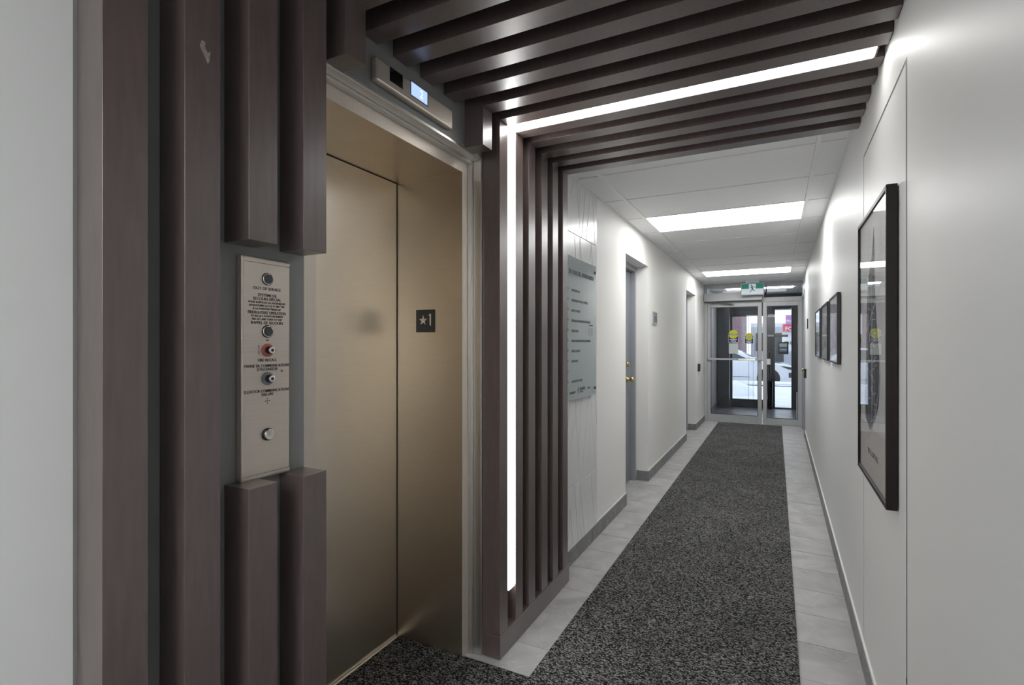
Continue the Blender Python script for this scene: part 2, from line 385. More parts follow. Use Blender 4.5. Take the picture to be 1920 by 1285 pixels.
g = MB(); g.box(.001, .012, P0, P0+.021, .105, PH+.010); g.box(.001, .012, P0+.021, P1+.012, PH, PH+.010); g.box(.001, .012, P1, P1+.012, .105, PH); g.build('edge_trim', M['door_trim'], d3)
# grey door far along the right wall
f_ = MB(); f_.box(-.018, .10, 8.76, 8.83, 0, 2.19, bev=.003); f_.box(-.018, .10, 9.59, 9.66, 0, 2.19, bev=.003); f_.box(-.018, .10, 8.83, 9.59, 2.12, 2.19, bev=.003)
d4 = struct('door_4', f_, M['frame_grey'], frame=RF, label='grey framed door at the far end of the right wall', cat='door')
box(.04, .08, 8.83, 9.59, .01, 2.12).build('door_leaf', M['door_grey'], d4)
MB().lathe((.04, 8.90, 1.0), [(0, .03), (.012, .03), (.014, .012), (.05, .012), (.055, .026), (.08, .02)], '-x').build('door_knob', M['brass'], d4)

# back wall of the lobby behind the camera, end pieces
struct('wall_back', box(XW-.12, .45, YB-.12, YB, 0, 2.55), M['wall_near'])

# floor: slab + tiles
fl = struct('floor', box(XW-.7, .55, YB, YO, -.12, -.004), M['slab'], label='grey slate-look tile floor with thin joints', cat='floor')
tp = .2988; t0 = 2.455 - tp * 18
cols = [(-1.45, -.862), (-.859, -.262), (-.259, .338 + .08)]
full = None
for j in range(18, 44):
    y0 = t0 + j * tp
    if y0 > YD - .03: break
    y1 = min(y0 + tp - .0038, YD-.03)
    sh = 0 if j % 2 else .0
    for k, (a, b_) in enumerate(cols):
        if k == 1: a2, b2 = a + sh, b_ + sh
        else: a2, b2 = a, b_
        a2 = max(a2, -1.40); 
        if k == 2: b2 = xr(y0) + .01
        if full is None or k != 1 or y1 - y0 < tp - .004:
            o = MB().box(0, b2-a2, 0, y1-y0, -.006, 0, bev=.0007).build('tile', M['tile'], fl)
            if k == 1 and full is None: full = o.data
        else:
            o = bpy.data.objects.new('tile', full); C.objects.link(o); o.parent = fl
        o.location = (a2, y0, random.uniform(-.0004, .0004))
# near part of the floor under the lobby carpet
for j in range(6, 18):
    y0 = t0 + j * tp
    o = MB().box(0, 1.7, 0, tp-.0025, -.006, 0).build('tile', M['tile'], fl); o.location = (-1.30, y0, 0)

# baseboards of cut slate tile
def base_run(name, face_x, segs, frame=None, side=1, h=.10):
    g = MB(); x = face_x
    for a, b_ in segs: g.box(min(x, x + side*.002), max(x, x + side*.002), a, b_, 0, h-.004)
    r = struct(name, g, M['slab'], frame=frame)
    for a, b_ in segs:
        n = max(1, round((b_-a)/.2988)); st = (b_-a)/n
        for i in range(n):
            x1 = x + side*.010
            box(min(x, x1), max(x, x1), a+i*st+.001, a+(i+1)*st-.001, .001, h, bev=.0015).build('tile', M['base_tile'], r)
    return r
bl = base_run('baseboard_left', XC, [(2.834, 4.405), (5.262, 7.765), (8.715, 9.86)])
# returns into the door recesses
for y in (D1[1], D2[1]):
    box(XC-.112, XC+.010, y-.010, y-.0005, .001, .10, bev=.0015).build('tile', M['base_tile'], bl)
base_run('baseboard_right', 0, [(YB, P0-.01), (P0, P1), (P1+.005, 8.755)], frame=RF, side=-1)
cap = MB(); cap.box(-.007, -.0002, P0, 8.755, .10, .112)
struct('trim_1', cap, M['wall'], frame=RF)
cap = MB()
for a, b_ in ((2.834, 4.40), (5.27, 7.76), (8.72, 9.86)): cap.box(XC, XC+.005, a, b_, .1005, .108)
struct('trim_2', cap, M['wall'])

# ceiling: corridor grid ceiling
gy = [4.375 + .6096 * k for k in range(-3, 10)]
ce = struct('ceiling', box(XC-.2, .5, 2.832, YD, ZC+.004, ZC+.10), M['black_void'], label='suspended ceiling of white tiles in a metal grid', cat='ceiling')
BX0, BX1 = -.985, .200
g1 = MB()
for x in (BX0, BX1): g1.box(x-.012, x+.012, 2.832, YD-.03, ZC-.005, ZC+.006)
g1.build('grid_bar', M['grid'], ce)
def cross(y):
    b = MB(); b.box(XC, BX0-.0125, y-.0055, y+.0055, ZC-.0045, ZC+.005); b.box(BX1+.0125, xr(y), y-.0055, y+.0055, ZC-.0045, ZC+.005); b.box(BX0+.0125, BX1-.0125, y-.0055, y+.0055, ZC-.0045, ZC+.005)
    b.build('grid_bar', M['grid'], ce)
for y in gy:
    if 2.85 < y < YD: cross(y)
g1 = MB(); g1.box(XC, XC+.014, 2.832, YD-.03, ZC-.004, ZC+.002); 
g1.prism([(xr(2.832)-.016, 2.832), (xr(2.832), 2.832), (xr(YD), YD-.03), (xr(YD)-.016, YD-.03)], 'z', ZC-.004, ZC+.002)
g1.build('wall_angle', M['grid'], ce)
LIGHT_K = (4.375, 4.375 + .6096 * 6)
for i, y in enumerate(gy):
    y1 = y + .6096
    ya, yb = max(y + .0085, 2.834), min(y1 - .0085, YD-.04)
    if yb - ya < .05: continue
    for k, (a, b_) in enumerate(((XC+.002, BX0-.013), (BX0+.013, BX1-.013), (BX1+.013, xr(ya)-.003))):
        if k == 1 and min(abs(y - l) for l in LIGHT_K) < .01: continue
        box(a, b_, ya, yb, ZC, ZC+.004).build('ceiling_tile', M['ceiling'], ce)
for l, lb in zip(LIGHT_K, ('nearer of the two lit ceiling panels in the corridor', 'farther lit ceiling panel, just before the glass doors')):
    t_ = thing('ceiling_light', lb, 'ceiling light', ((BX0+BX1)/2, l+.305, ZC), group='ceiling light panels in the corridor')
    box(BX0+.014, BX1-.014, l+.008, l+.6016, ZC-.0005, ZC+.003).build('diffuser', M['panel_light'], t_)
    f_ = MB(); f_.box(BX0+.0125, BX0+.0145, l+.006, l+.6036, ZC-.002, ZC+.01); f_.box(BX1-.0145, BX1-.0125, l+.006, l+.6036, ZC-.002, ZC+.01)
    f_.box(BX0+.0125, BX1-.0125, l+.005, l+.0075, ZC-.002, ZC+.01); f_.box(BX0+.0125, BX1-.0125, l+.602, l+.6046, ZC-.002, ZC+.01)
    f_.build('frame', M['grid'], t_)
# dark board above the slats, and the lobby ceiling behind the camera
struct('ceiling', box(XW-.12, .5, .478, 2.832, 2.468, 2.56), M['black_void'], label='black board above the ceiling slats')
struct('ceiling', box(XW-.12, .5, YB, .478, ZC, 2.56), M['ceiling'], label='white lobby ceiling behind the camera')
for ly, lb in ((-1.5, 'lit ceiling panel just behind the camera'), (-2.6, 'unseen lit panel added at the back of the lobby as fill light')):  # the rear panel is an unseen extra, added to brighten the lobby
    t_ = thing('ceiling_light', lb, 'ceiling light', (-.45, ly, ZC))
    box(-1.0, .19, ly-.3, ly+.3, ZC-.006, ZC-.001).build('diffuser', M['lobby_light'], t_)

# ================================================================== SLATS
SY = [.494, .640, .785, .939, 1.089, 1.241, 1.393, 1.546, 1.698, 1.8515, 1.998, 2.155, 2.297, 2.456, 2.604, 2.754]
SW = .0765
canopy = thing('slat_canopy', 'dark brown wooden slats running across the ceiling to the right wall', 'slatted ceiling', (-.4, 1.65, ZS))
zt = 2.466
verts_ = {0: 1, 1: 1, 2: 1, 3: 1, 4: 1, 9: 1}
for i, y in enumerate(SY):
    mitre = i in (0, 1, 2, 3, 4, 9) or i >= 10
    xe = xr(y) - .002
    pts = [(XF + .0005, ZS), (xe, ZS), (xe, zt), (XW + .001, zt)] if mitre else [(XW + .001, ZS), (xe, ZS), (xe, zt), (XW + .001, zt)]
    MB().prism(pts, 'y', y, y + SW, bev=.0006).build('slat', M['wood'], canopy)
def vslat(par, y, z0, z1, mitre=False, foot=0.0):
    if mitre: pts = [(XW + .001, z0), (XF, z0), (XF, ZS), (XW + .001, zt)]
    else: pts = [(XW + .001, z0), (XF, z0), (XF, z1), (XW + .001, z1)]
    return MB().prism(pts, 'y', y, y + SW, bev=.0006).build('slat', M['wood'], par)
left = thing('slat_screen', 'dark brown vertical slats left of the elevator, two cut short around the button panel', 'slat screen', (XF, .8, 0))
vslat(left, SY[0], 0, ZS, True); vslat(left, SY[1], 0, ZS, True)
for i, zu, zl in ((2, 1.626, 1.049), (3, 1.629, 1.044)):
    vslat(left, SY[i], zu, ZS, True); vslat(left, SY[i], 0, zl)
vslat(left, SY[4], 2.207, ZS, True)
right = thing('slat_screen', 'dark brown vertical slats standing on a plinth right of the elevator', 'slat screen', (XF, 2.4, 0))
vslat(right, SY[9], 2.211, ZS, True)
for i in range(10, 16): vslat(right, SY[i], .1, ZS, True)
MB().box(XW+.001, XF+.006, 1.990, 2.838, .001, .1, bev=.0015).build('plinth', M['wood'], right)
sc = MB(); sc.prism([(.671, 2.013), (.675, 2.027), (.684, 2.025), (.681, 2.017), (.688, 2.005), (.694, 2.012), (.692, 1.991), (.688, 1.981), (.683, 1.993), (.677, 2.001)], 'x', XF, XF+.0006)
sc.build('scuff_mark', M['scuff'], left)
led = thing('led_strip', 'glowing white LED strip between the slats, up the wall and across the ceiling', 'light strip', (-1.10, 2.115, 0))
LY0, LY1 = 2.089, 2.147
MB().prism([(-1.093, .262), (-1.083, .262), (-1.083, 2.373), (-1.093, 2.383)], 'y', LY0, LY1).build('diffuser', M['led'], led)
MB().prism([(-1.083, 2.373), (.300, 2.373), (.300, 2.383), (-1.093, 2.383)], 'y', LY0, LY1).build('diffuser', M['led'], led)
hs = MB(); hs.box(-1.165, -1.0935, LY0-.004, LY1+.004, .255, 2.384); hs.box(-1.165, .305, LY0-.004, LY1+.004, 2.3845, 2.46)
hs.box(.3005, .306, LY0-.004, LY1+.004, 2.372, 2.384)
hs.build('housing', M['grey_ring'], led)

# ================================================================== ELEVATOR
ev = thing('elevator_doorway', 'brushed steel elevator door in a deep steel recess', 'elevator', (-1.4, 1.52, 0))
XD, YE0, YE1, ZE = -1.594, 1.117, 1.930, 2.142
XJ = -1.232
MB().box(XD-.03, XD, .95, YE1-.003, .012, ZE-.004).build('door_panel', M['steel'], ev)
MB().box(XD-.05, XD+.003, .95, YE1, ZE-.003, ZE+.02).build('door_track', M['alu_dark'], ev)
MB().box(XD, XD+.0015, YE1-.0045, YE1-.0002, .012, ZE-.004).build('gap_strip', M['alu_dark'], ev)
MB().box(XD-.06, XJ, YE1, YE1+.04, 0, ZE).build('jamb', M['steel_jamb'], ev)
MB().box(XD-.06, XJ, YE0-.04, YE0, 0, ZE).build('jamb', M['steel_jamb'], ev)
MB().box(XD-.06, XJ, YE0-.04, YE1+.04, ZE, ZE+.03).build('header_soffit', M['steel_jamb'], ev)
# face frame, set back in the wall opening
fr = MB()
fr.box(XJ+.0001, XJ+.0012, YE1, 1.9965, 0, ZE+.069); fr.box(XJ+.0001, XJ+.0012, 1.0195, YE0, 0, ZE+.069)
fr.box(XJ+.0001, XJ+.0012, YE0, YE1, ZE, ZE+.069)
fr.build('face_frame', M['steel_face'], ev)
fr = MB()   # stepped return between the frame and the wall face
fr.box(XJ+.0012, XJ+.024, 1.975, 1.9968, 0, 2.214, bev=.002); fr.box(XJ+.0245, XW+.004, 1.984, 1.9968, 0, 2.214, bev=.002)
fr.box(XJ+.0012, XJ+.024, 1.0195, 1.9745, 2.190, 2.214, bev=.002); fr.box(XJ+.0245, XW+.004, 1.0195, 1.9835, 2.201, 2.214, bev=.002)
fr.box(XJ+.0012, XJ+.024, 1.0195, 1.045, 0, 2.189, bev=.002)
fr.build('return_trim', M['steel_trim'], ev)
s_ = MB(); s_.box(XD-.02, XD+.012, .95, YE1, 0, .010, bev=.001); s_.build('sill', M['steel_trim'], ev)

# star 1 plate
sp = thing('floor_plate', 'small black plate with a star and the numeral 1 on the steel jamb', 'sign', (-1.43, YE1-.001, 1.49))
px0, px1, pz0, pz1 = -1.481, -1.376, 1.438, 1.541
box(px0, px1, YE1-.003, YE1-.0002, pz0, pz1, bev=.0006).build('plate', M['black_gloss'], sp)
st = []
cx, cz = -1.4405, 1.492
for k in range(10):
    r_ = .0245 if k % 2 == 0 else .0095
    st.append((cx + r_*math.sin(k*PI/5), cz + r_*math.cos(k*PI/5)))
MB().prism(st, 'y', YE1-.0042, YE1-.0025).build('star', M['steel_text'], sp)
one = [(-1.4035, 1.468), (-1.3965, 1.468), (-1.3965, 1.522), (-1.4015, 1.522), (-1.409, 1.5165), (-1.407, 1.512), (-1.4035, 1.514)]
MB().prism(one, 'y', YE1-.0042, YE1-.0025).build('numeral', M['steel_text'], sp)
b_ = MB()
for dx, dz in ((0, 0), (.003, 0), (.010, -.003), (.013, 0), (.013, -.003)): b_.sphere((-1.446+dx, YE1-.003, 1.458+dz), .0009, n=8)
b_.build('braille', M['grey_ring'], sp)

# hall station (button panel)
hsn = thing('button_panel', 'brushed steel elevator button panel with engraved lettering beside the door', 'button panel', (XW, .885, 1.05))
xf = XW + .022
MB().box(XW-.001, xf, .815, .957, 1.046, 1.602, bev=.006, seg=3).build('faceplate', M['steel_plate'], hsn)
ln = MB(); ln.box(xf-.0004, xf+.0002, .822, .9555, 1.0595, 1.0605); ln.box(xf-.0004, xf+.0002, .822, .9555, 1.5865, 1.5875); ln.box(xf-.0004, xf+.0002, .9535, .9543, 1.058, 1.590)
ln.build('seam', M['ink'], hsn)
yc = .886
for z in (1.549, 1.4165):
    l_ = MB().cyl((xf+.0005, yc, z), .0160, .003, n=32).build('lamp', M['ink'], hsn)
    MB().lathe((xf, yc, z), [(0, .0148), (.0032, .0148), (.0038, .0132)], n=32).build('bezel', M['chrome'], l_)
    MB().cyl((xf+.0035, yc, z), .0125, .003, n=32).build('lens', M['lamp_dark'], l_)
for z, rm in ((1.369, 'red_ring'), (1.297, 'grey_ring')):
    k_ = MB().lathe((xf, yc, z), [(0, .0165), (.003, .0165), (.0035, .0145)], n=32).build('key_switch', M[rm], hsn)
    MB().lathe((xf+.003, yc+.001, z), [(0, .0095), (.012, .0095), (.0125, .0085)], n=24).build('barrel', M['black'], k_)
    MB().lathe((xf+.0155, yc+.001, z), [(0, .0088), (.002, .0088), (.0025, .0078)], n=24).build('lock_face', M['chrome'], k_)
    MB().lathe((xf+.018, yc+.001, z), [(0, .0040), (.0004, .0040)], n=16).build('keyway', M['ink'], k_)
MB().sphere((xf, .929, 1.315), .0030, n=10).build('indicator_led', M['red_led'], hsn)
h_ = MB()
for dy, dz in ((0, 0), (.0055, 0), (-.0055, 0), (0, .0055), (0, -.0055)): h_.cyl((xf, yc, 1.2405), .0001, .0002); h_.cyl((xf+.0003, yc+dy, 1.2405+dz), .0014, .0008, n=12)
h_.build('speaker_holes', M['ink'], hsn)
cb = MB().lathe((xf, yc, 1.156), [(0, .0158), (.004, .0158), (.0055, .0145)], n=32).build('call_button', M['black'], hsn)
MB().lathe((xf+.002, yc, 1.156), [(0, .0135), (.0065, .0135), (.008, .0122)], n=32).build('button_cap', M['chrome'], cb)
T = MB()
def ht(s, z, size, xs=1.0, y=yc): T.text(s, size, (xf+.0004, y, z), '+x', xs=xs, thick=.00004)
ht('OUT OF SERVICE', 1.5235, .0105, 1.0)
ht('SYST\u00c8ME DE', 1.507, .0105, .95)
ht('SECOURS SP\u00c9CIAL', 1.4975, .0105, .95)
ht('POUR RAPPELER LES ASCENSEURS', 1.4885, .0072, .98)
ht('INTRODUIRE LA CL\u00c9 ET METTRE', 1.4805, .0072, .98)
ht('\u00c0 LA POSITION "MARCHE"', 1.4725, .0072, .98)
ht("FIREFIGHTERS' OPERATION", 1.463, .0105, .86)
ht('TO RECALL ELEVATORS INSERT', 1.4545, .0072, .92)
ht('FIRE KEY AND TURN TO "ON"', 1.4465, .0072, .90)
ht('RAPPEL DE SECOURS', 1.4375, .0105, .95)
ht('OFF', 1.394, .0055)
for k, ch in enumerate('RESET'): ht(ch, 1.379-.0050*k, .005, 1, yc-.0245)
for k, ch in enumerate('ON'): ht(ch, 1.3715-.0050*k, .005, 1, yc+.0225)
ht('FIRE RECALL', 1.3435, .0105, .95)
ht('PANNE DE COMMUNICATIONS', 1.3295, .0105, .88)
ht("D'ASCENSEUR", 1.3205, .0105, .90)
ht('ELEVATOR COMMUNICATIONS', 1.2660, .0105, .88)
ht('FAILURE', 1.2570, .0105, .90)
T.build('lettering', M['ink'], hsn)

# position indicator above the door
ind = thing('floor_indicator', 'brushed steel floor indicator with a small lit blue screen above the elevator door', 'floor indicator', (XW, 1.51, 2.27))
xi = XW + .025
MB().box(XW-.001, xi, 1.284, 1.727, 2.236, 2.314, bev=.008, seg=3).build('housing', M['steel_plate'], ind)
MB().box(xi-.0004, xi+.0012, 1.349, 1.415, 2.262, 2.3085).build('dark_window', M['black_gloss'], ind)
sc_ = MB().box(xi-.0004, xi+.001, 1.458, 1.560, 2.2605, 2.3125).build('screen_frame', M['navy'], ind)
MB().box(xi+.001, xi+.0016, 1.461, 1.555, 2.2635, 2.3095).build('screen', M['lcd'], sc_)
MB().text('2', .040, (xi+.0020, 1.520, 2.286), '+x').build('digit', M['lcd_digit'], sc_)

# ================================================================== CARPET
cp = MB()
CXL, CXR, CY = -.908, .088, 1.935
cp.prism([(CXR, YB+.05), (CXR, 9.78), (CXL+.004, 9.78), (CXL, CY), (-1.228, CY), (-1.228, 1.928), (XD+.014, 1.928), (XD+.014, 1.119), (-1.228, 1.119), (-1.228, 1.022), (-1.074, 1.022), (-1.074, .48), (-1.165, .48), (-1.165, YB+.05)], 'z', .0008, .009)
tag(cp.build('carpet', M['carpet']), 'charcoal flecked carpet runner down the corridor, widening in front of the elevator', 'carpet')

# ================================================================== DIRECTORY BOARD
db = thing('directory_board', 'pale green glass tenant directory on the white wall tiles', 'directory board', (XC+.03, 3.2, 1.48))
xg = XC + .032
YG0, YG1, ZG0, ZG1 = 2.875, 3.478, 1.036, 1.925
MB().box(xg-.006, xg, YG0, YG1, ZG0, ZG1, bev=.0012).build('glass_panel', M['dir_glass'], db)
for y in (YG0+.03, YG1-.03):
    for z in (ZG0+.045, ZG1-.05):
        MB().lathe((XC+.008, y, z), [(0, .011), (.016, .011), (.0161, .004), (.026, .004), (.0261, .011), (.031, .010)], n=16).build('standoff', M['black_gloss'], db)
T = MB()
T.text('376 CHURCHILL AVENUE NORTH', .036, (xg+.0006, 2.945, 1.828), '+x', align='LEFT', xs=.88, thick=.0012)
T.build('lettering', M['ink'], db)
T = MB()
rows = ['MINDFULNESS LTD', 'PHYSIOTHERAPY & SPORT CLINIC INC.', 'MEDICAL CARE INC', 'PSYCHOLOGY AND COUNSELLING ASSOCIATES INC.', 'DENTAL CLINIC', 'IMAGING LABORATORY, RADIOLOGY, DIAGNOSTICS', 'MASSAGE THERAPY', 'LEGAL OFFICE', '', 'CHIROPRACTIC CENTRE']
for k, s in enumerate(rows):
    z = 1.716 - k * .0628
    T.text(str(101 + k) if k < 5 else str(196 + k), .022, (xg+.0006, 2.915, z+.004), '+x', align='LEFT', xs=.8, thick=.0005)
    if s: T.text(s, .021, (xg+.0006, 2.995, z), '+x', align='LEFT', xs=min(.85, .435/(len(s)*.0145)), thick=.0005)
T.text('SUITE CLOSED', .014, (xg+.0006, 3.33, 1.508), '+x', align='LEFT', xs=.85)
T.text('MANAGED BY', .020, (xg+.0006, 2.965, 1.082), '+x', align='LEFT', xs=.75, thick=.0006)
T.text('PARADIGM', .026, (xg+.0006, 3.145, 1.095), '+x', align='LEFT', xs=.8, thick=.001)
T.text('COMMERCIAL', .011, (xg+.0006, 3.145, 1.076), '+x', align='LEFT', xs=.9)
T.text('LEASING', .020, (xg+.0006, 3.295, 1.090), '+x', align='LEFT', xs=.7, thick=.0004)
T.prism([(3.118, 1.062), (3.132, 1.090), (3.118, 1.118), (3.104, 1.090)], 'x', xg, xg+.0008)
T.build('lettering', M['grey_ink'], db)
nb = MB()
for k in range(5): nb.box(xg, xg+.0005, 3.315, 3.405, 1.437+.013*k, 1.438+.013*k)
for y in (3.315, 3.345, 3.375, 3.405): nb.box(xg, xg+.0005, y, y+.001, 1.437, 1.49)
nb.build('notice', M['grey_ink'], db)

# ================================================================== CORRIDOR DOORS (left wall)
def grey_door(n, y0, y1, label, knob):
    xl = XC - .165
    f = MB(); f.box(XC-.24, XC-.118, y1-.045, y1, 0, DH, bev=.002); f.box(XC-.24, XC-.118, y0, y0+.045, 0, DH, bev=.002); f.box(XC-.24, XC-.118, y0+.045, y1-.045, DH-.05, DH, bev=.002)
    d = struct('door_%d' % n, f, M['frame_grey'], label=label, cat='door')
    MB().box(xl-.04, xl, y0+.047, y1-.047, .008, DH-.052, bev=.001).build('door_leaf', M['door_grey'], d)
    if knob:
        MB().lathe((xl, knob, 1.035), [(0, .031), (.006, .031), (.010, .014), (.035, .012), (.040, .022), (.052, .029), (.064, .027), (.070, .014)], n=20).build('door_knob', M['brass'], d)
        MB().lathe((xl, knob-.0, 1.185), [(0, .028), (.012, .026), (.020, .020), (.022, .008)], n=20).build('deadbolt', M['brass'], d)
    else:
        MB().lathe((xl, y0+.11, 1.03), [(0, .03), (.008, .03), (.01, .013), (.035, .012), (.04, .025), (.06, .025)], n=16).build('door_knob', M['brass'], d)
    return d
grey_door(1, *D1, 'nearer recessed grey door with a brass knob, left wall', 5.08)
grey_door(2, *D2, 'farther recessed grey door near the entrance, left wall', None)
for a, b_, c0, c1 in ():
    pass

# small wall sign on the left wall
s_ = thing('room_sign', 'small framed room sign on the left wall between the two doors', 'sign', (XC, 5.56, 1.65))
MB().box(XC-.001, XC+.014, 5.46, 5.66, 1.585, 1.722, bev=.002).build('frame', M['alu'], s_)
MB().box(XC+.0135, XC+.016, 5.515, 5.645, 1.610, 1.680).build('insert', M['black_gloss'], s_)
MB().box(XC+.0135, XC+.0155, 5.512, 5.650, 1.688, 1.712).build('header_strip', M['grey_ring'], s_)
MB().box(XC-.0005, XC+.0145, 5.4605, 5.468, 1.588, 1.719).build('edge', M['black'], s_)
c_ = thing('card_reader', 'black box on the left wall between the far grey door and the glass doors', 'card reader', (XC, 9.03, 1.0))
MB().box(XC-.001, XC+.035, 8.99, 9.08, .930, 1.055, bev=.004, seg=2).build('body', M['black'], c_)
MB().box(XC+.035, XC+.0365, 9.0, 9.07, .94, .985).build('button', M['black_gloss'], c_)
MB().box(XC-.0005, XC+.004, 9.08, 9.12, .935, 1.03).build('back_plate', M['grey_ring'], c_)

# ================================================================== PICTURES (right wall frame)
def picture(name, label, y0, y1, z0, z1, th, bw, fm, group=None):
    p = thing(name, label, 'picture', (0, (y0+y1)/2, z0), frame=RF, group=group)
    f = MB(); f.box(-th, -.003, y0, y0+bw, z0, z1, bev=.0008); f.box(-th, -.003, y1-bw, y1, z0, z1, bev=.0008)
    f.box(-th, -.003, y0+bw, y1-bw, z0, z0+bw, bev=.0008); f.box(-th, -.003, y0+bw, y1-bw, z1-bw, z1, bev=.0008)
    f.build('frame', M[fm], p)
    MB().box(-th+.004, -th+.006, y0+bw, y1-bw, z0+bw, z1-bw).build('glass', M['pic_glass'], p)
    return p
M['art_grey'] = mat('print_grey', (.82, .82, .825), .6, noise=.2, nscale=4)
M['art_beige'] = mat('print_taupe', (.70, .66, .62), .6)
M['art_dark'] = mat('print_dark', (.085, .09, .10), .6, noise=.3, nscale=30)
M['art_white'] = mat('print_white', (.72, .73, .75), .6)
M['art_mid'] = mat('print_mid', (.5, .5, .53), .6, noise=.4, nscale=12)
Y0, Y1, Z0, Z1, TH = 1.920, 2.578, .879, 1.871, .032
p = picture('framed_poster', 'large dark-framed poster, nearest picture on the right wall', Y0, Y1, Z0, Z1, TH, .014, 'frame_brown')
b_ = MB().box(-TH+.010, -TH+.013, Y0+.012, Y1-.012, Z0+.012, Z1-.012).build('print', M['art_grey'], p)
MB().box(-TH+.0092, -TH+.0098, Y0+.014, Y1-.014, Z0+.014, Z0+.20).build('caption_band', M['art_beige'], b_)
xa = -TH + .0088
mapo = [(2.31, 1.065), (2.42, 1.10), (2.44, 1.20), (2.41, 1.33), (2.40, 1.45), (2.38, 1.56), (2.34, 1.64), (2.27, 1.70), (2.23, 1.80), (2.215, 1.70), (2.20, 1.58), (2.17, 1.46), (2.12, 1.36), (2.10, 1.27), (2.13, 1.17), (2.22, 1.11)]
MB().prism(mapo, 'x', xa, xa+.0004).build('map_shape', M['art_dark'], b_)
r_ = MB()
for k in range(34):
    z = 1.12 + .016*k + random.uniform(-.004, .004); y = 2.20 + random.uniform(-.05, .12); l = random.uniform(.03, .09); s = random.uniform(-.3, .3)
    r_.ribbon((xa, y, z), (xa, y+l, z+l*s), .003, (-1, 0, 0), .0003)
for y, z0_, z1_ in ((2.20, 1.12, 1.55), (2.27, 1.10, 1.66), (2.34, 1.10, 1.60)): r_.ribbon((xa, y, z0_), (xa, y+.01, z1_), .0035, (-1, 0, 0), .0003)
r_.ribbon((xa, 2.05, 1.60), (xa, 2.42, 1.42), .006, (-1, 0, 0), .0003)
for q0, q1 in (((2.10, 1.36), (2.11, 1.24)), ((2.11, 1.24), (2.20, 1.12)), ((2.20, 1.12), (2.33, 1.04))): r_.ribbon((xa, *q0), (xa, *q1), .006, (-1, 0, 0), .0003)
r_.build('map_lines', M['art_white'], b_)
MB().text('W I L L S B U R G', .030, (xa-.0004, 2.24, .985), '-x', xs=1.0).build('lettering', M['grey_ink'], b_)

def small_pic(y0, y1, lab, kind):
    p = picture('framed_photograph', lab, y0, y1, 1.262, 1.693, .022, .012, 'black', 'three framed photographs in a row on the right wall')
    b = MB().box(-.015, -.013, y0+.010, y1-.010, 1.272, 1.683).build('print', M['art_mid'], p)
    g = MB(); x = -.0156; W = y1-y0
    g.prism([(y0+.012, 1.275), (y1-.012, 1.275), (y1-.012, 1.33), (y0+.4*W, 1.365), (y0+.012, 1.31)], 'x', x, x+.0004)
    if kind == 0:
        for q in ((.5, .52), (.53, .5), (.75, .8)): g.ribbon((x, y0+q[0]*W, 1.33), (x, y0+q[1]*W, 1.56), .03, (-1, 0, 0), .0003)
    elif kind == 1:
        g.ribbon((x, y0+.7*W, 1.36), (x, y0+.45*W, 1.50), .035, (-1, 0, 0), .0003); g.ribbon((x, y0+.45*W, 1.50), (x, y0+.3*W, 1.58), .02, (-1, 0, 0), .0003)
    else:
        g.ribbon((x, y0+.3*W, 1.3), (x, y0+.32*W, 1.62), .05, (-1, 0, 0), .0003); g.ribbon((x, y0+.65*W, 1.3), (x, y0+.6*W, 1.45), .06, (-1, 0, 0), .0003)
    g.build('highlights', M['art_white'], b)
small_pic(3.61, 4.20, 'nearest of the three small black-framed photographs', 0)
small_pic(4.37, 5.00, 'middle one of the three small black-framed photographs', 1)
small_pic(5.20, 5.86, 'farthest of the three small black-framed photographs', 2)
t_ = thing('card_reader', 'black box low on the right wall before the far grey door', 'card reader', (0, 8.42, .97), frame=RF)
MB().box(-.030, 0, 8.38, 8.47, .90, 1.03, bev=.004, seg=2).build('body', M['black'], t_)
MB().box(-.032, -.030, 8.39, 8.46, .91, .955).build('button', M['black_gloss'], t_)
t_ = thing('wall_plate', 'thin black plate high on the right wall beyond the photographs', 'wall plate', (0, 7.9, 1.65), frame=RF)
MB().box(-.010, 0, 7.85, 7.95, 1.585, 1.72, bev=.002).build('body', M['black'], t_)
MB().box(-.0115, -.010, 7.865, 7.935, 1.60, 1.70).build('face', M['grey_ring'], t_)

# ================================================================== GLASS DOORS (inner)
sf = MB()
y0, y1 = YD-.03, YD+.03
XL_, XR_ = XC+.002, xr(YD)-.002
XM0, XM1 = -.216, -.204
sf.box(XL_, -1.102, y0, y1, 0, ZC); sf.box(.388, XR_, y0, y1, 0, ZC)
sf.box(-1.102, .388, y0, y1, 2.372, ZC); sf.box(-1.102, .388, y0, y1, 2.107, 2.180)
sf.box(-1.102, XM1, y0, y1, 2.18, 2.285); sf.box(XM0, XM1+.02, y0, y1, 2.18, 2.372); sf.box(-1.102, .388, y0, y1, 0, .008)
fx = struct('window_1', sf, M['alu'], label='grey aluminium frame and transom round the glass entrance doors', cat='door frame')
MB().box(-1.102, XM0, YD-.003, YD+.003, 2.285, 2.372).build('pane', M['glass'], fx)
MB().box(XM1+.02, .388, YD-.003, YD+.003, 2.18, 2.372).build('pane', M['glass'], fx)
